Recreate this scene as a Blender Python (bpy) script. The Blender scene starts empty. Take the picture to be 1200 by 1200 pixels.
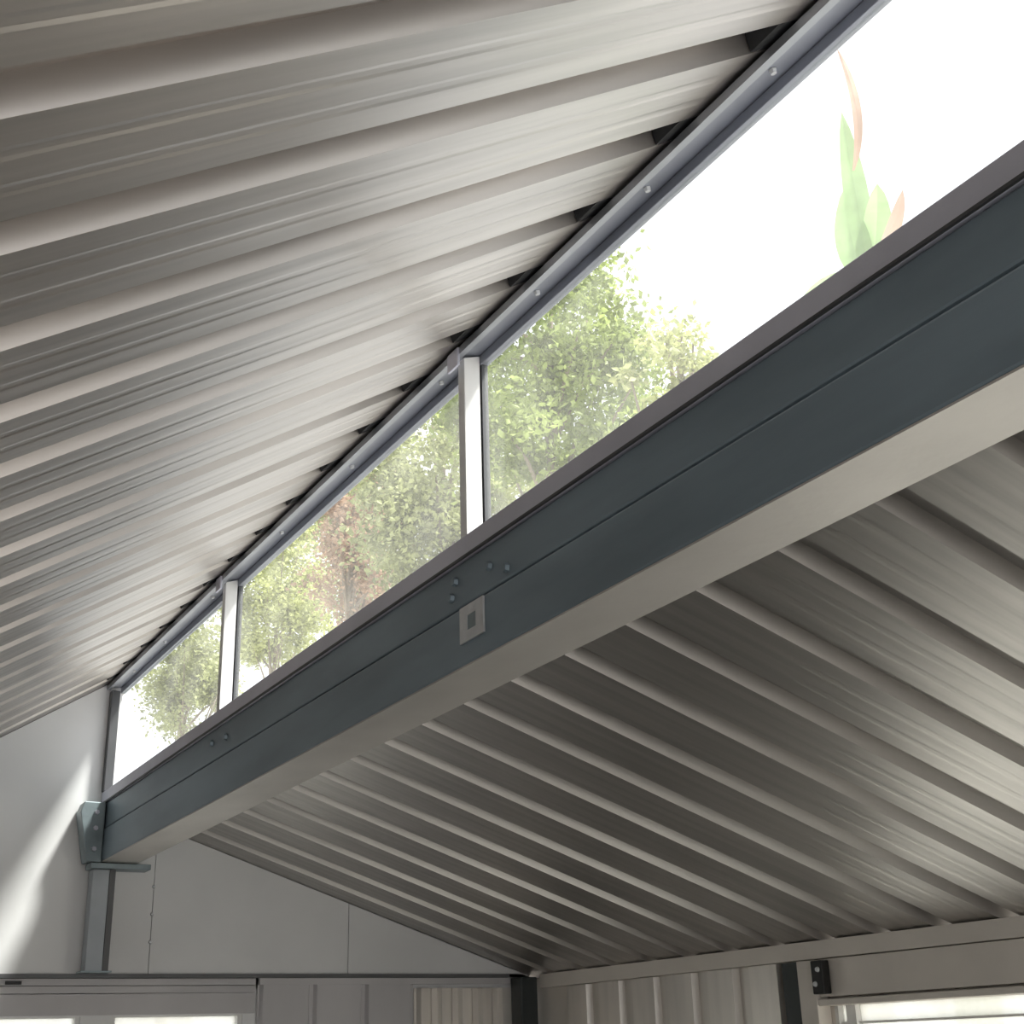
import bpy, bmesh, math, random
from mathutils import Vector, Matrix

random.seed(7)
SC = bpy.context.scene
COL = SC.collection
H = 1.65                                   # height of the lens above the slab; all heights below are written from the lens

# ------------------------------------------------------------------ camera, sky, sun, exposure
cam_data = bpy.data.cameras.new('camera')
cam_data.sensor_width = 36.0
cam_data.lens = 1569.83 / 1200 * 36.0
cam_data.clip_start = 0.02
cam_data.clip_end = 400
cam = bpy.data.objects.new('camera', cam_data)
COL.objects.link(cam)
yaw, pitch, roll = 0.5199, 0.383, -0.0304
fwd = Vector((math.sin(yaw) * math.cos(pitch), math.cos(yaw) * math.cos(pitch), math.sin(pitch)))
rt0 = Vector((math.cos(yaw), -math.sin(yaw), 0))
up0 = rt0.cross(fwd)
rt = rt0 * math.cos(roll) + up0 * math.sin(roll)
up = -rt0 * math.sin(roll) + up0 * math.cos(roll)
m = Matrix.Identity(4)
for i in range(3):
    m[i][0], m[i][1], m[i][2] = rt[i], up[i], -fwd[i]
m.translation = Vector((0, 0, H))
cam.matrix_world = m
SC.camera = cam

world = bpy.data.worlds.new('World')
SC.world = world
world.use_nodes = True
bg = world.node_tree.nodes['Background']
bg.inputs['Color'].default_value = (0.96, 0.97, 1.0, 1)
bg.inputs['Strength'].default_value = 1.0

sun_data = bpy.data.lights.new('sun', 'SUN')
sun_data.energy = 7.0
sun_data.angle = math.radians(8.0)
sun_data.color = (1.0, 0.97, 0.93)
sun = bpy.data.objects.new('sun', sun_data)
COL.objects.link(sun)
SUN_DIR = Vector((-1.0, 0.75, -2.2)).normalized()      # the way the light travels
sun.rotation_euler = SUN_DIR.to_track_quat('-Z', 'Y').to_euler()
sun.location = (8, -5, 16)

SC.view_settings.view_transform = 'Standard'
SC.view_settings.look = 'None'
SC.view_settings.exposure = 0.8
SC.view_settings.gamma = 1.0
SC.view_settings.use_curve_mapping = False


# ------------------------------------------------------------------ materials
def mat(name, color, rough=0.6, metal=0.0, var=0.06, scale=(6, 6, 6), bump=0.0, bscale=(40, 40, 40), dirt=None, translucent=0.0):
    mt = bpy.data.materials.new(name)
    mt.use_nodes = True
    nt = mt.node_tree
    b = nt.nodes['Principled BSDF']
    b.inputs['Roughness'].default_value = rough
    b.inputs['Metallic'].default_value = metal
    tc = nt.nodes.new('ShaderNodeTexCoord')
    mp = nt.nodes.new('ShaderNodeMapping')
    mp.inputs['Scale'].default_value = scale
    nt.links.new(tc.outputs['Object'], mp.inputs['Vector'])
    nz = nt.nodes.new('ShaderNodeTexNoise')
    nz.inputs['Scale'].default_value = 1.0
    nz.inputs['Detail'].default_value = 5.0
    nt.links.new(mp.outputs['Vector'], nz.inputs['Vector'])
    rp = nt.nodes.new('ShaderNodeValToRGB')
    lo = [max(0, c * (1 - var * 2)) for c in color]
    hi = [min(1, c * (1 + var * 2)) for c in color]
    rp.color_ramp.elements[0].position = 0.3
    rp.color_ramp.elements[1].position = 0.7
    rp.color_ramp.elements[0].color = (*lo, 1)
    rp.color_ramp.elements[1].color = (*hi, 1)
    nt.links.new(nz.outputs['Fac'], rp.inputs['Fac'])
    out_col = rp.outputs['Color']
    if dirt:
        n2 = nt.nodes.new('ShaderNodeTexNoise')
        n2.inputs['Scale'].default_value = 1.7
        n2.inputs['Detail'].default_value = 6
        nt.links.new(tc.outputs['Object'], n2.inputs['Vector'])
        r2 = nt.nodes.new('ShaderNodeValToRGB')
        r2.color_ramp.elements[0].position = 0.48
        r2.color_ramp.elements[1].position = 0.68
        nt.links.new(n2.outputs['Fac'], r2.inputs['Fac'])
        mx = nt.nodes.new('ShaderNodeMixRGB')
        mx.inputs['Color2'].default_value = (*dirt, 1)
        nt.links.new(r2.outputs['Color'], mx.inputs['Fac'])
        nt.links.new(out_col, mx.inputs['Color1'])
        out_col = mx.outputs['Color']
    nt.links.new(out_col, b.inputs['Base Color'])
    if bump > 0:
        mp2 = nt.nodes.new('ShaderNodeMapping')
        mp2.inputs['Scale'].default_value = bscale
        nt.links.new(tc.outputs['Object'], mp2.inputs['Vector'])
        n3 = nt.nodes.new('ShaderNodeTexNoise')
        n3.inputs['Scale'].default_value = 1.0
        n3.inputs['Detail'].default_value = 3.0
        nt.links.new(mp2.outputs['Vector'], n3.inputs['Vector'])
        bp = nt.nodes.new('ShaderNodeBump')
        bp.inputs['Strength'].default_value = bump
        bp.inputs['Distance'].default_value = 0.02
        nt.links.new(n3.outputs['Fac'], bp.inputs['Height'])
        nt.links.new(bp.outputs['Normal'], b.inputs['Normal'])
    if translucent > 0:
        tr = nt.nodes.new('ShaderNodeBsdfTranslucent')
        nt.links.new(out_col, tr.inputs['Color'])
        ms = nt.nodes.new('ShaderNodeMixShader')
        ms.inputs['Fac'].default_value = translucent
        nt.links.new(b.outputs['BSDF'], ms.inputs[1])
        nt.links.new(tr.outputs['BSDF'], ms.inputs[2])
        nt.links.new(ms.outputs['Shader'], nt.nodes['Material Output'].inputs['Surface'])
    return mt


def glass_mat(name, haze=0.06, tint=(0.96, 0.98, 0.97)):
    mt = bpy.data.materials.new(name)
    mt.use_nodes = True
    nt = mt.node_tree
    nt.nodes.remove(nt.nodes['Principled BSDF'])
    out = nt.nodes['Material Output']
    tp = nt.nodes.new('ShaderNodeBsdfTransparent')
    tp.inputs['Color'].default_value = (*tint, 1)
    gl = nt.nodes.new('ShaderNodeBsdfGlossy')
    gl.inputs['Roughness'].default_value = 0.05
    tl = nt.nodes.new('ShaderNodeBsdfTranslucent')
    tl.inputs['Color'].default_value = (0.9, 0.9, 0.86, 1)
    fr = nt.nodes.new('ShaderNodeValue')
    fr.outputs[0].default_value = 0.05
    m1 = nt.nodes.new('ShaderNodeMixShader')
    m2 = nt.nodes.new('ShaderNodeMixShader')
    nz = nt.nodes.new('ShaderNodeTexNoise')
    nz.inputs['Scale'].default_value = 5.0
    nz.inputs['Detail'].default_value = 6.0
    tc = nt.nodes.new('ShaderNodeTexCoord')
    nt.links.new(tc.outputs['Object'], nz.inputs['Vector'])
    mr = nt.nodes.new('ShaderNodeMapRange')
    mr.inputs['From Min'].default_value = 0.3
    mr.inputs['From Max'].default_value = 0.7
    mr.inputs['To Min'].default_value = haze * 0.6
    mr.inputs['To Max'].default_value = haze * 1.4
    nt.links.new(nz.outputs['Fac'], mr.inputs['Value'])
    nt.links.new(fr.outputs[0], m1.inputs['Fac'])
    nt.links.new(tp.outputs['BSDF'], m1.inputs[1])
    nt.links.new(gl.outputs['BSDF'], m1.inputs[2])
    nt.links.new(mr.outputs['Result'], m2.inputs['Fac'])
    nt.links.new(m1.outputs['Shader'], m2.inputs[1])
    nt.links.new(tl.outputs['BSDF'], m2.inputs[2])
    nt.links.new(m2.outputs['Shader'], out.inputs['Surface'])
    return mt


M = {}
M['sheet'] = mat('galvanised_sheet', (0.475, 0.437, 0.41), 0.36, 0.9, 0.07, (1.2, 26, 1.2), 0.05, (0.7, 16, 0.7))
M['sheet_low'] = mat('galvanised_sheet_low', (0.44, 0.42, 0.40), 0.42, 0.9, 0.07, (1.2, 26, 1.2), 0.05, (0.7, 16, 0.7))
M['beam'] = mat('slate_steel', (0.23, 0.29, 0.335), 0.42, 0.35, 0.10, (3, 1.2, 6), 0.05, (30, 6, 30))
M['pale_steel'] = mat('pale_flange_steel', (0.58, 0.55, 0.52), 0.5, 0.45, 0.06, (3, 2, 3), 0.04)  # light on the beam's underside put into the colour; the capping shares it
M['alu'] = mat('grey_aluminium', (0.62, 0.62, 0.70), 0.42, 0.45, 0.06, (2, 3, 2), 0.03)
M['alu_dark'] = mat('dark_aluminium', (0.09, 0.09, 0.095), 0.5, 0.4, 0.06)
M['header'] = mat('header_steel', (0.30, 0.315, 0.355), 0.42, 0.5, 0.08, (3, 2, 3), 0.04, (30, 8, 30))
M['header_lip'] = mat('header_lip_steel', (0.36, 0.375, 0.40), 0.45, 0.4, 0.06, (3, 2, 3))
M['white'] = mat('white_paint', (0.80, 0.79, 0.77), 0.5, 0.0, 0.03)
M['wall'] = mat('pale_grey_panel', (0.78, 0.775, 0.775), 0.6, 0.0, 0.04, (1.5, 1.5, 1.5), 0.03, (12, 12, 12))
M['wall_low'] = mat('warm_grey_cladding', (0.56, 0.54, 0.545), 0.6, 0.0, 0.05, (3, 3, 1))
M['cream'] = mat('cream_panel', (0.76, 0.70, 0.63), 0.55, 0.0, 0.04, (3, 3, 3))
M['teal'] = mat('teal_grey_steel', (0.25, 0.30, 0.32), 0.45, 0.35, 0.10, (8, 8, 8), 0.06)
M['wall_metal'] = mat('wall_sheet_metal', (0.72, 0.68, 0.63), 0.36, 0.6, 0.05, (10, 10, 1))
M['post_dark'] = mat('dark_green_steel', (0.045, 0.052, 0.052), 0.5, 0.3, 0.08)
M['wall_teal'] = mat('blue_grey_steel', (0.40, 0.43, 0.46), 0.5, 0.2, 0.06)
M['line'] = mat('dark_line', (0.14, 0.14, 0.145), 0.6, 0.2, 0.05)
M['foam'] = mat('black_foam', (0.018, 0.018, 0.018), 0.95, 0.0, 0.1)
M['black'] = mat('black_plastic', (0.006, 0.005, 0.005), 0.5, 0.0, 0.1)
M['zinc'] = mat('zinc_plate', (0.62, 0.63, 0.64), 0.45, 0.3, 0.05, (30, 30, 30))
M['concrete'] = mat('concrete', (0.13, 0.127, 0.122), 0.85, 0.0, 0.08, (2, 2, 2), 0.15, (30, 30, 30))
M['ground'] = mat('dry_ground', (0.33, 0.325, 0.31), 0.95, 0.0, 0.15, (0.6, 0.6, 0.6), 0.2, (6, 6, 6))
M['glass'] = glass_mat('veiled_glass', 0.05)  # thin translucent veil added to wash out the view, standing in for glare
M['glass_low'] = glass_mat('white_veil_glass', 0.65)  # heavy translucent veil added so the panes glow like blown-out daylight
M['leaf_a'] = mat('leaf_green', (0.32, 0.38, 0.12), 0.55, 0.0, 0.30, (2.2, 2.2, 2.2), translucent=0.35)
M['leaf_b'] = mat('leaf_olive', (0.36, 0.38, 0.18), 0.55, 0.0, 0.28, (2.2, 2.2, 2.2), translucent=0.35)
M['leaf_c'] = mat('leaf_russet', (0.48, 0.33, 0.23), 0.6, 0.0, 0.25, (2.2, 2.2, 2.2), translucent=0.35)
M['leaf_d'] = mat('leaf_pale', (0.44, 0.46, 0.20), 0.5, 0.0, 0.25, (2.2, 2.2, 2.2), translucent=0.35)
M['frond'] = mat('frond_green', (0.36, 0.50, 0.24), 0.45, 0.0, 0.15, (3, 3, 3), translucent=0.5)
M['frond_dry'] = mat('frond_dry', (0.52, 0.34, 0.26), 0.6, 0.0, 0.12, (3, 3, 3), translucent=0.4)
M['bark'] = mat('bark', (0.26, 0.21, 0.16), 0.9, 0.0, 0.2, (8, 8, 2), 0.4, (20, 20, 6))


# ------------------------------------------------------------------ helpers
def V(x, y, z):
    return (x, y, z + H)


class MB:
    """Collects shapes and links them as one mesh object."""
    def __init__(self):
        self.v, self.f = [], []

    def box(self, x0, x1, y0, y1, z0, z1):
        self.prism([(x0, z0), (x1, z0), (x1, z1), (x0, z1)], y0, y1)
        return self

    def prism(self, prof, y0, y1):
        """profile in x, z (lens heights), extruded along y"""
        n = len(self.v)
        k = len(prof)
        self.v += [V(x, y0, z) for x, z in prof] + [V(x, y1, z) for x, z in prof]
        self.f += [tuple(n + i for i in range(k)), tuple(n + k + i for i in reversed(range(k)))]
        for i in range(k):
            j = (i + 1) % k
            self.f.append((n + i, n + k + i, n + k + j, n + j))
        return self

    def raw(self, vs, fs):
        n = len(self.v)
        self.v += list(vs)
        self.f += [tuple(n + i for i in f) for f in fs]
        return self

    def tube(self, pts, rads, seg=8):
        n = len(self.v)
        pts = [Vector(p) for p in pts]
        for i, p in enumerate(pts):
            d = (pts[min(i + 1, len(pts) - 1)] - pts[max(i - 1, 0)]).normalized()
            a = d.orthogonal().normalized()
            b = d.cross(a)
            for s in range(seg):
                t = 2 * math.pi * s / seg
                self.v.append(tuple(p + (a * math.cos(t) + b * math.sin(t)) * rads[i]))
        for i in range(len(pts) - 1):
            for s in range(seg):
                s2 = (s + 1) % seg
                self.f.append((n + i * seg + s, n + i * seg + s2, n + (i + 1) * seg + s2, n + (i + 1) * seg + s))
        self.f.append(tuple(n + s for s in reversed(range(seg))))
        e = n + (len(pts) - 1) * seg
        self.f.append(tuple(e + s for s in range(seg)))
        return self

    def mesh(self, name, material, fix=True):
        me = bpy.data.meshes.new(name)
        me.from_pydata(self.v, [], self.f)
        if fix:
            bm = bmesh.new()
            bm.from_mesh(me)
            bmesh.ops.recalc_face_normals(bm, faces=bm.faces)
            bm.to_mesh(me)
            bm.free()
        me.materials.append(material)
        return me

    def build(self, name, material, parent=None, bevel=0.0, fix=True):
        return link(name, self.mesh(name, material, fix), parent, bevel)


def link(name, me, parent=None, bevel=0.0):
    o = bpy.data.objects.new(name, me)
    COL.objects.link(o)
    if parent is not None:
        o.parent = parent
        o.matrix_parent_inverse = Matrix.Translation(-parent.location)
    if bevel:
        b = o.modifiers.new('bevel', 'BEVEL')
        b.width = bevel
        b.segments = 2
        b.limit_method = 'ANGLE'
    return o


def tag(o, label, cat, group=None, kind=None):
    o['label'] = label
    o['category'] = cat
    if group:
        o['group'] = group
    if kind:
        o['kind'] = kind
    return o


def empty(name, x, y, z):
    o = bpy.data.objects.new(name, None)
    o.empty_display_size = 0.1
    COL.objects.link(o)
    o.location = V(x, y, z)
    return o


# ------------------------------------------------------------------ measures
YF, YN = 6.25, -1.6            # inside of the far gable, open front
XW = 1.383                     # inside plane of the clerestory
XR = 3.60                      # inside of the right wall
XL = -0.80                     # inside of the left wall
FLOOR = -H
SL, SR = 0.6427, -0.3358


def zL(x): return 1.662 + SL * (x - XW)           # underside of the upper roof
def zR(x): return 0.963 + SR * (x - 1.793)        # underside of the lower roof


# ------------------------------------------------------------------ floor and ground
o = MB().box(XL - 0.15, XR + 0.15, YN - 0.2, YF + 0.15, FLOOR - 0.12, FLOOR).build('floor', M['concrete'])
tag(o, 'grey concrete floor slab under the metal roof', 'floor', kind='structure')
o = MB().box(-60, 60, -60, 60, FLOOR - 0.6, FLOOR - 0.10).build('ground', M['ground'])
tag(o, 'dry open ground around the metal building', 'ground', kind='structure')


# ------------------------------------------------------------------ corrugated roofs
def profile(pitch, n, h, flank, top, swage=True):
    """underside heights of n ribs; starts and ends on the crest of a rib"""
    p = []
    for k in range(n):
        c = k * pitch
        p.append((c, h))
        p.append((c + top / 2, h))
        p.append((c + top / 2 + flank, 0))
        a, b = c + top / 2 + flank, c + pitch - top / 2 - flank
        if swage:
            for t in (0.32, 0.68):
                s = a + (b - a) * t
                p += [(s - 0.014, 0), (s - 0.006, 0.0007), (s + 0.006, 0.0007), (s + 0.014, 0)]
        p.append((b, 0))
        p.append((c + pitch - top / 2, h))
    p.append((n * pitch, h))
    return p


def sheet_mesh(name, prof, a, b, nrm, material, thick=0.0015, along='y'):
    """prof runs along y (or along x), every point swept from a to b (x, z or z) and raised along nrm"""
    vs, fs = [], []
    k = len(prof)
    for lay in (0, thick):
        for end in (a, b):
            for (u, hh) in prof:
                q = Vector(end) + Vector(nrm) * (hh + lay)
                if along == 'y':
                    vs.append((q.x, q.y + u, q.z))
                else:
                    vs.append((q.x + u, q.y, q.z))
    for i in range(k - 1):
        fs.append((i, i + 1, k + i + 1, k + i))
        fs.append((2 * k + i, 3 * k + i, 3 * k + i + 1, 2 * k + i + 1))
        fs.append((i, 2 * k + i, 2 * k + i + 1, i + 1))
        fs.append((k + i, k + i + 1, 3 * k + i + 1, 3 * k + i))
    fs.append((0, k, 3 * k, 2 * k))
    fs.append((k - 1, 3 * k - 1, 4 * k - 1, 2 * k - 1))
    return MB().raw(vs, fs).mesh(name, material)


PL, PR = 0.2926, 0.2885
RH, RF, RT = 0.040, 0.012, 0.060

# upper roof: from the low left eave up to the clerestory
roof_up = empty('upper_roof', XL, YF, zL(XL))
tag(roof_up, 'upper corrugated metal roof rising to the clerestory windows', 'roof', kind='structure')
nu = Vector((-SL, 0, 1)).normalized()
x0, x1 = XL - 0.25, 1.475
prof_u = profile(PL, 3, RH, RF, RT)
me = sheet_mesh('roof_sheet', prof_u, V(x0, 0, zL(x0)), V(x1, 0, zL(x1)), nu, M['sheet'])
c_up = 1.427 - 0.036                    # crest of one rib
ys = []
y = c_up - PL * 12
while y < YF + 0.1:
    ys.append(y)
    y += 3 * PL
for y in ys:
    s = link('roof_sheet', me, roof_up)
    s.location = (0, y, 0)
UP_Y0, UP_Y1 = ys[0], ys[-1] + 3 * PL
# black foam plugs that close every rib above the header
pm = None
k = 0
ribs_up = []
y = UP_Y0
while y < YF - 0.02:
    ribs_up.append(y)
    y += PL
xa, xb = 1.335, 1.425
g = 0.0015
plug = [(-RT / 2 - RF + g * 2, 0.001), (-RT / 2 + g, RH - g), (RT / 2 - g, RH - g), (RT / 2 + RF - g * 2, 0.001)]
vs = []
for xx in (xa, xb):
    for (u, hh) in plug:
        q = Vector(V(xx, 0, zL(xx))) + nu * hh
        vs.append((q.x, u, q.z))
pm = MB().raw(vs, [(0, 1, 2, 3), (7, 6, 5, 4), (0, 4, 5, 1), (1, 5, 6, 2), (2, 6, 7, 3), (3, 7, 4, 0)]).mesh('foam_closure', M['foam'])
for y in ribs_up:
    s = link('foam_closure', pm, roof_up)
    s.location = (0, y, 0)
    s['label'] = 'black foam closing a rib end'
q = MB()
q.box(1.455, 1.464, UP_Y0, UP_Y1, 1.63, zL(1.45) + 0.07)
q.build('capping_flashing', M['pale_steel'], roof_up)

# lower roof: from the beam down to the right eave
roof_lo = empty('lower_roof', XR, YF, zR(XR))
tag(roof_lo, 'lower corrugated metal roof falling from the beam to the right wall', 'roof', kind='structure')
nl = Vector((-SR, 0, 1)).normalized()
x0, x1 = 1.545, XR + 0.35
prof_l = profile(PR, 3, RH, RF, RT)
me = sheet_mesh('roof_sheet', prof_l, V(x0, 0, zR(x0)), V(x1, 0, zR(x1)), nl, M['sheet_low'])
y = 1.4028 - PR * 12
ylo = y
while y < YF + 0.1:
    s = link('roof_sheet', me, roof_lo)
    s.location = (0, y, 0)
    y += 3 * PR
LO_Y1 = y

# ------------------------------------------------------------------ far gable wall
wf = empty('wall_far', 1.4, YF + 0.1, FLOOR)
tag(wf, 'pale grey gable end wall closing the far end of the roof', 'wall', kind='structure')


def gable_top(xa, xb):
    """top outline of the gable between two x, right to left"""
    pts = []
    xs = sorted(set([xa, xb] + [x for x in (1.44, 1.4401, 1.537, 1.5371) if xa < x < xb]))
    for x in reversed(xs):
        if x <= 1.44:
            z = zL(x) - 0.003
        elif x <= 1.537:
            z = 1.08
        else:
            z = zR(x) - 0.003
        pts.append((x, z))
    return pts


ZP = 0.36
q = MB()
q.prism([(XL - 0.1, ZP), (XR, ZP)] + gable_top(XL - 0.1, XR), YF + 0.012, YF + 0.10)
WZ0, WZ1 = -0.9, 0.193
W1, W2 = (0.62, 1.377), (1.504, 2.097)
q.box(XL - 0.1, W1[0], YF + 0.012, YF + 0.10, FLOOR, ZP)
q.box(W1[0], W2[1], YF + 0.012, YF + 0.10, WZ1, ZP)
q.box(W1[0], W2[1], YF + 0.012, YF + 0.10, FLOOR, WZ0)
q.box(W1[1], W2[0], YF + 0.012, YF + 0.10, WZ0, WZ1)
q.box(W2[1], XR, YF + 0.012, YF + 0.10, FLOOR, ZP)
q.build('wall_core', M['wall'], wf)
for (a, b) in ((XL + 0.004, 0.70), (0.704, 1.648), (1.652, 2.60), (2.604, XR - 0.01)):
    prof = [(a, ZP + 0.006), (b, ZP + 0.006)] + gable_top(a, b)
    MB().prism(prof, YF, YF + 0.012).build('wall_panel', M['wall'], wf)
MB().box(XL + 0.004, XR - 0.13, YF - 0.018, YF + 0.012, ZP - 0.012, ZP + 0.005).build('girt_rail', M['line'], wf)  # dark colour paints the shadow line at the wall plate
# lining over the windows with two shallow grooves
for (za, zb) in ((0.318, 0.346), (0.286, 0.315), (WZ1 + 0.004, 0.283)):
    MB().box(XL + 0.004, 2.148, YF - 0.004, YF + 0.012, za, zb).build('lining_board', M['wall_low'], wf)
MB().box(1.05, 1.115, YF - 0.016, YF - 0.004, 0.322, 0.336).build('hinge_cap', M['black'], wf)
# screws down the panel seam
sm = MB()
sm.tube([(0, 0, 0), (0, -0.006, 0)], [0.009, 0.006], 8)
sm = sm.mesh('screw', M['zinc'])
for z in (0.50, 0.62, 0.74):
    s = link('screw', sm, wf)
    s.location = V(1.65, YF - 0.001, z)
# vertical wall sheet: broad ribs, then a finely fluted sheet next to the corner
w_prof = profile(0.262, 3, 0.022, 0.012, 0.018, False)
me = sheet_mesh('wall_sheet', w_prof, V(2.159, YF + 0.010, FLOOR), V(2.159, YF + 0.010, 0.322), (0, 1, 0), M['wall_low'], along='x')
me2 = sheet_mesh('wall_sheet', [(u, -hh) for u, hh in w_prof], V(2.159, YF - 0.018, FLOOR), V(2.159, YF - 0.018, 0.322), (0, -1, 0), M['wall_low'], along='x')
link('wall_sheet', me2, wf)
f_prof = profile(0.112, 5, 0.020, 0.016, 0.030, False)
me = sheet_mesh('fluted_sheet', f_prof, V(2.946, YF - 0.022, FLOOR), V(2.946, YF - 0.022, 0.300), (0, 1, 0), M['wall_metal'], along='x')
link('fluted_sheet', me, wf)
MB().box(2.159, XR - 0.13, YF - 0.026, YF - 0.002, 0.318, 0.346).build('cover_strip', M['wall_low'], wf)


def window_unit(name, xa, xb, label):
    w = empty(name, (xa + xb) / 2, YF + 0.05, WZ0)
    tag(w, label, 'window', kind='structure')
    t = 0.022
    for (a, b, c, d, n) in ((xa, xa + t, WZ0, WZ1, 'jamb'), (xb - t, xb, WZ0, WZ1, 'jamb'), (xa + t, xb - t, WZ1 - 0.006, WZ1, 'head_rail'), (xa + t, xb - t, WZ0, WZ0 + t, 'bottom_rail')):
        MB().box(a, b, YF + 0.02, YF + 0.08, c, d).build(n, M['white'], w)
    MB().box(xa + t, xb - t, YF + 0.048, YF + 0.053, WZ0 + t, WZ1 - 0.006).build('pane', M['glass_low'], w)


window_unit('window_1', *W1, 'bright window low in the far wall, left of the pair')
window_unit('window_2', *W2, 'bright window low in the far wall, right of the pair')

# ------------------------------------------------------------------ right wall
wr = empty('wall_right', XR + 0.05, 3.0, FLOOR)
tag(wr, 'pale metal side wall under the lower eave', 'wall', kind='structure')
DY0, DY1, DZ = 1.5, 4.045, 0.125
ztop = zR(XR) - 0.004
zto = zR(XR + 0.1) - 0.004
q = MB()
q.prism([(XR + 0.03, 0.30), (XR + 0.10, 0.30), (XR + 0.10, zto), (XR + 0.03, zR(XR + 0.03) - 0.004)], YN, YF + 0.10)
q.box(XR + 0.03, XR + 0.10, DY1, YF + 0.10, FLOOR, 0.30)
q.box(XR + 0.03, XR + 0.10, YN, DY0, FLOOR, 0.30)
q.box(XR + 0.03, XR + 0.10, DY0, DY1, DZ, 0.30)
q.build('wall_core', M['cream'], wr)
MB().prism([(XR - 0.02, 0.292), (XR + 0.028, 0.292), (XR + 0.028, zR(XR + 0.028) - 0.006), (XR - 0.02, zR(XR - 0.02) - 0.006)], YN, YF - 0.13).build('top_plate', M['cream'], wr, 0.002)
rw_prof = profile(0.28, 3, 0.031, 0.010, 0.09, False)
mw = sheet_mesh('wall_sheet', rw_prof, V(XR - 0.004, 0, FLOOR), V(XR - 0.004, 0, 0.290), (1, 0, 0), M['wall_metal'])
for y in (4.34 + 0.05 - 0.14 + 0.01, 4.34 + 0.05 - 0.14 + 0.01 + 0.84):
    s = link('wall_sheet', mw, wr)
    s.location = (0, y, 0)
MB().box(XR - 0.03, XR + 0.028, 4.160, 4.252, FLOOR, 0.288).build('door_post', M['post_dark'], wr, 0.003)
MB().box(XR - 0.036, XR + 0.028, 4.062, 4.158, FLOOR, 0.288).build('jamb', M['cream'], wr, 0.003)
MB().box(XR - 0.022, XR + 0.028, DY0, 4.06, 0.156, 0.288).build('head_panel', M['cream'], wr, 0.002)
MB().box(XR - 0.034, XR + 0.028, DY0, 4.06, DZ, 0.148).build('head_rail', M['cream'], wr, 0.003)
b = MB().box(XR - 0.075, XR - 0.036, 3.975, 4.035, 0.165, 0.282).build('door_bracket', M['black'], None, 0.004)
tag(b, 'black bracket at the top corner of the glazed side opening', 'bracket')
MB().tube([V(XR - 0.075, 4.015, 0.20), V(XR - 0.083, 4.015, 0.20)], [0.01, 0.008], 8).build('bolt', M['zinc'], b)
MB().tube([V(XR - 0.075, 3.995, 0.25), V(XR - 0.083, 3.995, 0.25)], [0.01, 0.008], 8).build('bolt', M['zinc'], b)

dn = empty('window_3', XR + 0.06, 2.3, FLOOR)
tag(dn, 'bright glazed opening in the right wall beneath a cream head panel', 'window', kind='structure')
for (a, b_, n) in ((DY1 - 0.018, DY1, 'jamb'), (3.935, 3.985, 'mullion'), (DY0, DY0 + 0.03, 'jamb')):
    MB().box(XR + 0.03, XR + 0.08, a, b_, FLOOR, DZ).build(n, M['white'], dn)
for (a, b_) in ((DY0 + 0.03, 3.935), (3.985, DY1 - 0.018)):
    MB().box(XR + 0.052, XR + 0.057, a, b_, FLOOR + 0.02, DZ).build('pane', M['glass_low'], dn)
    MB().box(XR + 0.040, XR + 0.070, a, b_, 0.060, 0.068).build('glazing_bar', M['white'], dn)

# corner post where the far and the right wall meet
cp = MB().box(XR - 0.125, XR - 0.03, YF - 0.125, YF - 0.02, FLOOR, 0.345).build('corner_post', M['post_dark'], None, 0.006)
tag(cp, 'dark steel post in the far right corner', 'post')

# ------------------------------------------------------------------ left wall
o = MB().prism([(XL - 0.1, FLOOR), (XL, FLOOR), (XL, zL(XL) - 0.003), (XL - 0.1, zL(XL - 0.1) - 0.003)], YN, YF + 0.1).build('wall_left', M['wall'])
tag(o, 'low pale grey wall under the upper eave', 'wall', kind='structure')

# ------------------------------------------------------------------ front wall with a wide open doorway
q = MB()
q.box(XL - 0.1, XL + 0.02, YN - 0.1, YN, FLOOR, zL(XL - 0.1) - 0.003)
q.box(XR - 0.02, XR + 0.1, YN - 0.1, YN, FLOOR, zR(XR + 0.1) - 0.004)
o = q.build('wall_front', M['wall'])
tag(o, 'two narrow wall returns beside the open front behind the viewer', 'wall', kind='structure')

# ------------------------------------------------------------------ the steel beam under the clerestory
ZS, ZLIP, ZC, ZB = 1.146, 1.088, 0.970, 0.825
XB = 1.536
bmr = empty('ridge_beam', XW + 0.07, YF, ZB)
tag(bmr, 'long dark slate steel beam of two stacked channels under the clerestory windows', 'beam')
YB0, YB1 = YN, YF - 0.003
MB().prism([(XW + 0.004, ZC + 0.005), (XB, ZC + 0.005), (XB, ZLIP - 0.002), (XW + 0.004, ZLIP - 0.002)], YB0, YB1).build('upper_channel', M['beam'], bmr, 0.006)
MB().prism([(XW, ZB + 0.004), (XB, ZB + 0.004), (XB, ZC), (XW, ZC)], YB0, YB1).build('lower_channel', M['beam'], bmr, 0.006)
MB().prism([(XW + 0.001, ZB), (XB + 0.006, ZB), (XB + 0.006, ZB + 0.12), (XB + 0.002, ZB + 0.12), (XB + 0.002, ZB + 0.004), (XW + 0.001, ZB + 0.004)], YB0, YB1).build('bottom_flange_lit', M['pale_steel'], bmr)  # beam's own bottom flange, its lit look painted with a paler material
bolt = MB()
bolt.tube([(0, 0, 0), (-0.010, 0, 0)], [0.012, 0.010], 6)
bolt = bolt.mesh('bolt', M['beam'])
for (y, z) in ((2.70, 1.045), (2.53, 1.03), (2.45, 1.00), (2.72, 1.01), (4.60, 1.04), (4.44, 1.03), (0.85, 1.04), (0.72, 1.03)):
    s = link('bolt', bolt, bmr)
    s.location = V(XW + 0.003, y, z)

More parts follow.
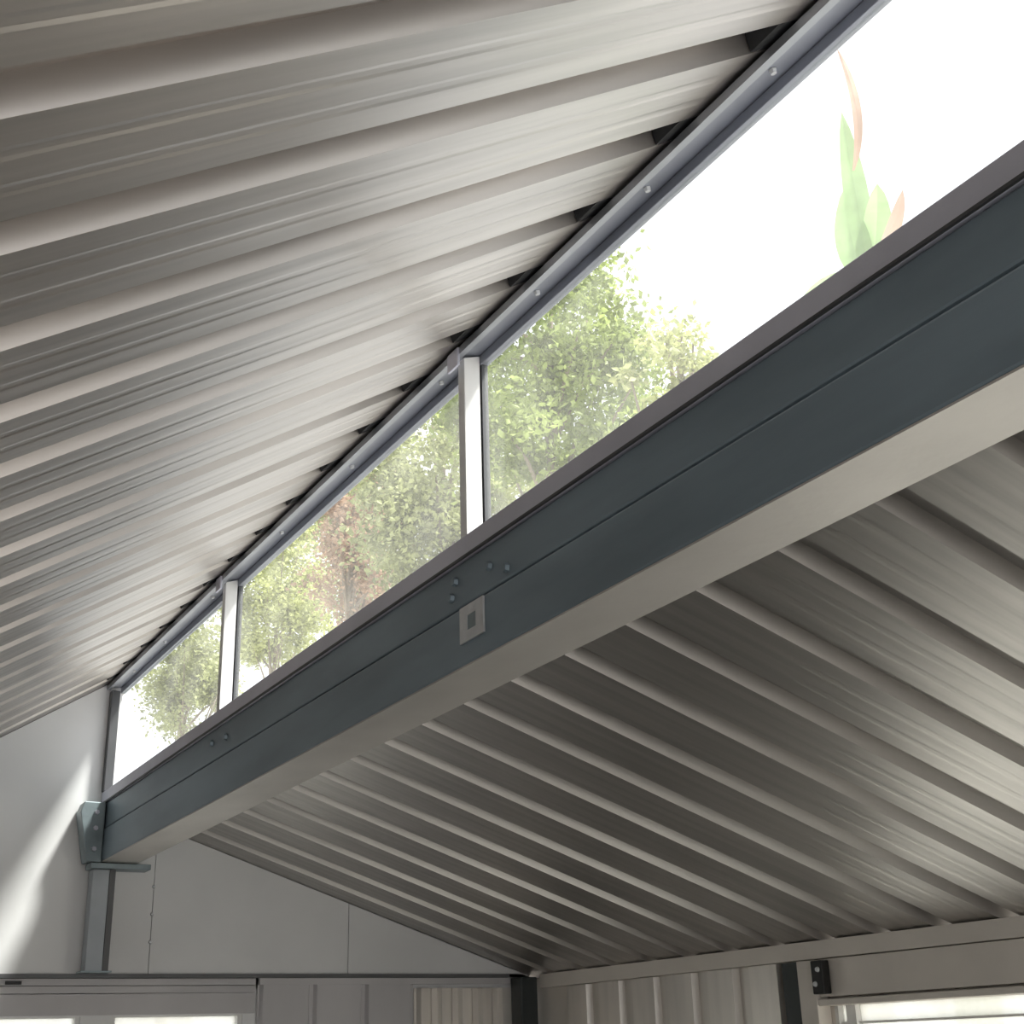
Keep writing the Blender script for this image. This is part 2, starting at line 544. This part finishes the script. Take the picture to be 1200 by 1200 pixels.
# square plate with a dark hole on the beam
pl = empty('square_plate', XW - 0.002, 2.61, 0.89)
tag(pl, 'small pale square plate with a dark centre hole on the beam', 'plate')
py0, py1, pz0, pz1 = 2.552, 2.668, 0.880, 0.966
q = MB()
hy, hz = 0.022, 0.018
cy, cz = (py0 + py1) / 2, (pz0 + pz1) / 2
q.box(XW - 0.006, XW - 0.001, py0, cy - hy, pz0, pz1)
q.box(XW - 0.006, XW - 0.001, cy + hy, py1, pz0, pz1)
q.box(XW - 0.006, XW - 0.001, cy - hy, cy + hy, pz0, cz - hz)
q.box(XW - 0.006, XW - 0.001, cy - hy, cy + hy, cz + hz, pz1)
q.build('plate', M['zinc'], pl)
MB().box(XW - 0.004, XW - 0.001, cy - hy, cy + hy, cz - hz, cz + hz).build('hole', M['teal'], pl)

# ------------------------------------------------------------------ clerestory: sill, header, posts, glass
sill = empty('trim_1', XW + 0.05, YF, ZLIP)
tag(sill, 'grey aluminium sill rail running along the top of the beam', 'sill', kind='structure')
MB().prism([(XW, ZLIP), (XB - 0.01, ZLIP), (XB - 0.01, ZS - 0.024), (XW + 0.07, ZS), (XW, ZS)], YB0, YB1).build('sill_rail', M['alu'], sill, 0.003)
MB().box(XW - 0.006, XW, YB0, YB1, ZLIP, ZLIP + 0.006).build('drip_lip', M['alu_dark'], sill)

ZH = 1.612
head = empty('header_beam', XW + 0.04, YF, 1.612)
tag(head, 'blue grey steel header rail above the clerestory windows', 'beam')
xh0, xh1 = XW - 0.012, 1.452
MB().prism([(xh0, 1.630), (1.438, 1.640), (xh1, 1.642), (xh1, zL(xh1) - 0.004), (xh0 + 0.006, zL(xh0 + 0.006) - 0.004), (xh0, zL(xh0) - 0.008)], YB0, YB1).build('header_channel', M['header'], head, 0.002)
MB().prism([(1.430, ZH), (xh1, ZH), (xh1, 1.6415), (1.438, 1.6395), (1.430, 1.638)], YB0, YB1).build('glazing_rail', M['header'], head, 0.002)
MB().prism([(xh0 - 0.005, 1.622), (xh0 + 0.012, 1.624), (xh0 + 0.012, 1.631), (xh0 - 0.001, 1.629), (xh0 - 0.001, 1.645), (xh0 - 0.005, 1.643)], YB0, YB1).build('front_lip', M['header_lip'], head)
hb = MB()
hb.tube([(0, 0, 0.002), (0.002, 0, -0.006)], [0.008, 0.006], 6)
hb = hb.mesh('screw', M['zinc'])
for y in (1.45, 1.85, 2.30, 2.80, 3.4, 4.0, 4.75, 5.4, 5.9):
    s = link('screw', hb, head)
    s.location = V(xh0 + 0.03, y, 1.632)

PW = 0.062
for i, (yp, lab) in enumerate(((4.535, 'white window post between the far and middle clerestory panes'),
                               (2.637, 'white window post between the middle and near clerestory panes'),
                               (0.74, 'white window post of the nearest clerestory bay'))):
    if i == 2:
        break
    p = empty('window_post', XW + 0.03, yp + PW / 2, ZS)
    tag(p, lab, 'post', 'clerestory window posts')
    # a channel: web across the wall, two returns
    MB().prism([(XW + 0.001, ZS), (XW + 0.046, ZS), (XW + 0.046, 1.636), (XW + 0.001, 1.621)], yp, yp + 0.034).build('post_body', M['white'], p, 0.002)
    MB().prism([(XW + 0.049, ZS), (XW + 0.066, ZS), (XW + 0.066, ZH), (XW + 0.049, ZH)], yp - 0.004, yp + 0.038).build('glazing_gasket', M['alu_dark'], p)
    MB().box(xh0 - 0.012, xh0 - 0.0045, yp - 0.012, yp + 0.045, 1.590, 1.640).build('fixing_plate', M['alu'], p, 0.002)

bays = [('window_4', YF - 0.005, 4.574, 'far clerestory pane with a tree behind it'),
        ('window_5', 4.530, 2.676, 'middle clerestory pane full of foliage'),
        ('window_6', 2.632, YN, 'near clerestory pane showing white sky and a tree')]
for n, ya, yb, lab in bays:
    w = empty(n, XW + 0.068, (ya + yb) / 2, ZS)
    tag(w, lab, 'window', kind='structure')
    MB().box(XW + 0.056, XW + 0.061, yb, ya, ZS, ZH).build('pane', M['glass'], w)
    MB().box(XW + 0.048, XW + 0.056, yb, ya, ZS, ZS + 0.008).build('glazing_bead', M['alu'], w)
    if n == 'window_4':
        MB().box(XW - 0.004, XW + 0.036, YF - 0.05, YF - 0.005, ZS, 1.612).build('jamb', M['alu_dark'], w, 0.003)

# ------------------------------------------------------------------ far column under the beam
cl = empty('steel_column', 1.405, YF - 0.06, ZP)
tag(cl, 'teal grey steel column with a gusset holding up the far beam end', 'column')
q = MB()
yc0, yc1 = YF - 0.10, YF - 0.021
MB().box(1.352, 1.425, yc0, yc1, ZP + 0.006, ZB - 0.03).build('column_shaft', M['wall_teal'], cl, 0.003)
MB().box(1.427, 1.452, yc0 + 0.004, yc1, ZP + 0.006, ZB - 0.03).build('column_return', M['line'], cl)
MB().box(1.335, 1.60, yc0 - 0.02, yc1, ZB - 0.028, ZB - 0.004).build('cap_plate', M['teal'], cl, 0.003)
gus = MB().prism([(1.318, ZB + 0.0), (XW - 0.002, ZB + 0.0), (XW - 0.002, 1.085), (1.29, 1.085), (1.275, 1.04)], yc0 - 0.01, yc1 + 0.012).build('gusset_plate', M['teal'], cl, 0.003)
for z in (0.88, 0.97, 1.04):
    MB().tube([V(1.345, yc0 - 0.01, z), V(1.345, yc0 - 0.02, z)], [0.012, 0.010], 6).build('bolt', M['alu'], gus)
MB().box(1.335, 1.465, yc0 - 0.008, yc1, ZP + 0.0055, ZP + 0.012).build('base_plate', M['teal'], cl)


# ------------------------------------------------------------------ trees beyond the clerestory
def leaf_cloud(center, rad, n, size, rng, clumps):
    """leaves in clumps: folded diamonds, four triangles each"""
    vs, fs = [], []
    cs = []
    for i in range(clumps):
        while True:
            p = Vector((rng.uniform(-1, 1), rng.uniform(-1, 1), rng.uniform(-1, 1)))
            if p.length <= 1:
                break
        p = p * (0.35 + 0.65 * rng.random()) if p.length < .5 else p
        cs.append((Vector((p.x * rad[0], p.y * rad[1], p.z * rad[2])) + center, rng.uniform(0.10, 0.24) * max(rad)))
    for i in range(n):
        c, r = cs[rng.randrange(clumps)]
        p = c + Vector((rng.gauss(0, 1), rng.gauss(0, 1), rng.gauss(0, 0.8))) * (r * 0.6)
        a = Vector((rng.gauss(0, 1), rng.gauss(0, 1), rng.gauss(-0.3, 0.8))).normalized()
        b = a.orthogonal().normalized()
        b = (Matrix.Rotation(rng.uniform(0, 6.28), 3, a) @ b)
        nn = a.cross(b)
        L = size * rng.uniform(0.6, 1.4)
        W = L * 0.30
        k = len(vs)
        vs += [tuple(p), tuple(p + a * L * 0.5 + b * W + nn * W * 0.3), tuple(p + a * L), tuple(p + a * L * 0.5 - b * W + nn * W * 0.3), tuple(p + a * L * 0.5)]
        fs += [(k, k + 1, k + 4), (k + 1, k + 2, k + 4), (k + 2, k + 3, k + 4), (k + 3, k, k + 4)]
    return vs, fs, cs


def tree(label, center, rad, n, size, material, seed, clumps=60):
    rng = random.Random(seed)
    base = Vector((center.x + rng.uniform(-.3, .3), center.y + rng.uniform(-.3, .3), H + FLOOR - 0.10))
    t = bpy.data.objects.new('garden_tree', None)
    COL.objects.link(t)
    t.location = base
    tag(t, label, 'tree', 'trees beyond the clerestory')
    vs, fs, cs = leaf_cloud(center, rad, n, size, rng, clumps)
    fo = MB().raw(vs, fs).build('foliage', material, t, fix=False)
    fo['kind'] = 'stuff'
    top = center + Vector((0, 0, rad[2] * 0.7))
    mid = (base + top) / 2 + Vector((rng.uniform(-.2, .2), rng.uniform(-.2, .2), 0))
    MB().tube([base - Vector((0, 0, .1)), base.lerp(mid, .5), mid, mid.lerp(top, .5), top], [0.16, 0.13, 0.10, 0.06, 0.02], 8).build('trunk', M['bark'], t)
    for (c, r) in cs[:16]:
        s = base.lerp(top, rng.uniform(0.62, 0.9))
        MB().tube([s, s.lerp(c, .5) + Vector((0, 0, .12)), c], [0.035, 0.022, 0.008], 5).build('branch', M['bark'], t)
    return t


tree('tall bright green tree behind the near clerestory pane, ragged against white sky', Vector((7.000, 11.187, 8.575)), (1.35, 1.5, 1.9), 24000, 0.08, M['leaf_a'], 1, 90)
tree('thin pale bush low in the near clerestory pane beside the tall green tree', Vector((6.400, 8.162, 6.961)), (0.55, 0.6, 0.55), 1500, 0.07, M['leaf_d'], 8, 22)
tree('dense olive green tree right behind the tall window post', Vector((7.600, 15.146, 8.623)), (1.1, 1.7, 1.9), 19000, 0.09, M['leaf_b'], 2, 80)
tree('russet leaved tree in the middle of the middle clerestory pane', Vector((8.600, 20.704, 10.293)), (0.75, 1.1, 1.6), 11000, 0.09, M['leaf_c'], 3, 50)
tree('pale yellow green tree at the left of the middle clerestory pane', Vector((11.500, 32.964, 13.083)), (1.3, 2.0, 2.3), 16000, 0.12, M['leaf_d'], 4, 70)
tree('large olive tree far behind the middle clerestory pane', Vector((15.000, 37.203, 17.840)), (2.2, 3.0, 3.6), 16000, 0.16, M['leaf_b'], 6, 80)
tree('small olive tree behind the far clerestory pane', Vector((8.000, 28.789, 9.466)), (0.8, 1.7, 1.3), 11000, 0.10, M['leaf_b'], 5, 45)


# banana-like plant with long leaves near the building
def big_leaf(parent, pts, width, material, name='leaf_blade'):
    pts = [Vector(p) for p in pts]
    n = 10
    vs, fs = [], []
    for i in range(n + 1):
        t = i / n
        a = (1 - t) ** 2
        b = 2 * t * (1 - t)
        c = t * t
        p = pts[0] * a + pts[1] * b + pts[2] * c
        d = ((pts[1] - pts[0]) * (1 - t) + (pts[2] - pts[1]) * t).normalized()
        s = d.cross(Vector((0.75, 0.6, 0.25))).normalized()
        nrm = s.cross(d)
        w = width * (math.sin(math.pi * min(1, 0.04 + t * 0.96)) ** 0.7)
        vs += [tuple(p - s * w + nrm * w * 0.4), tuple(p), tuple(p + s * w + nrm * w * 0.4)]
    for i in range(n):
        k = i * 3
        fs += [(k, k + 1, k + 4, k + 3), (k + 1, k + 2, k + 5, k + 4)]
    return MB().raw(vs, fs).build(name, material, parent, fix=False)


tip = Vector((5.200, 4.806, 5.748))
pb = bpy.data.objects.new('banana_plant', None)
COL.objects.link(pb)
pb.location = (tip.x, tip.y, H + FLOOR - 0.10)
tag(pb, 'tall pale plant with long blades against the white sky in the near pane', 'plant')
MB().tube([pb.location - Vector((0, 0, .05)), pb.location.lerp(tip, .5) + Vector((.05, .05, 0)), tip], [0.13, 0.10, 0.05], 10).build('stem', M['frond'], pb)
big_leaf(pb, [tip, Vector((5.200, 4.816, 6.286)), Vector((5.200, 4.835, 6.987))], 0.075, M['frond'])
big_leaf(pb, [tip, Vector((5.200, 4.965, 6.074)), Vector((5.200, 4.879, 6.478))], 0.10, M['frond'])
big_leaf(pb, [tip, Vector((5.300, 4.774, 6.110)), Vector((5.200, 4.643, 6.327))], 0.09, M['frond'])
big_leaf(pb, [tip, Vector((5.200, 4.559, 5.951)), Vector((5.200, 4.464, 6.171))], 0.045, M['frond_dry'])
big_leaf(pb, [Vector((5.200, 4.810, 6.527)), Vector((5.200, 4.622, 6.835)), Vector((5.200, 4.800, 7.456))], 0.028, M['frond_dry'])
big_leaf(pb, [tip, Vector((5.500, 4.695, 5.769)), Vector((5.600, 4.658, 5.433))], 0.10, M['frond'])
big_leaf(pb, [tip, Vector((5.500, 5.502, 6.280)), Vector((5.600, 5.898, 6.131))], 0.10, M['frond'])
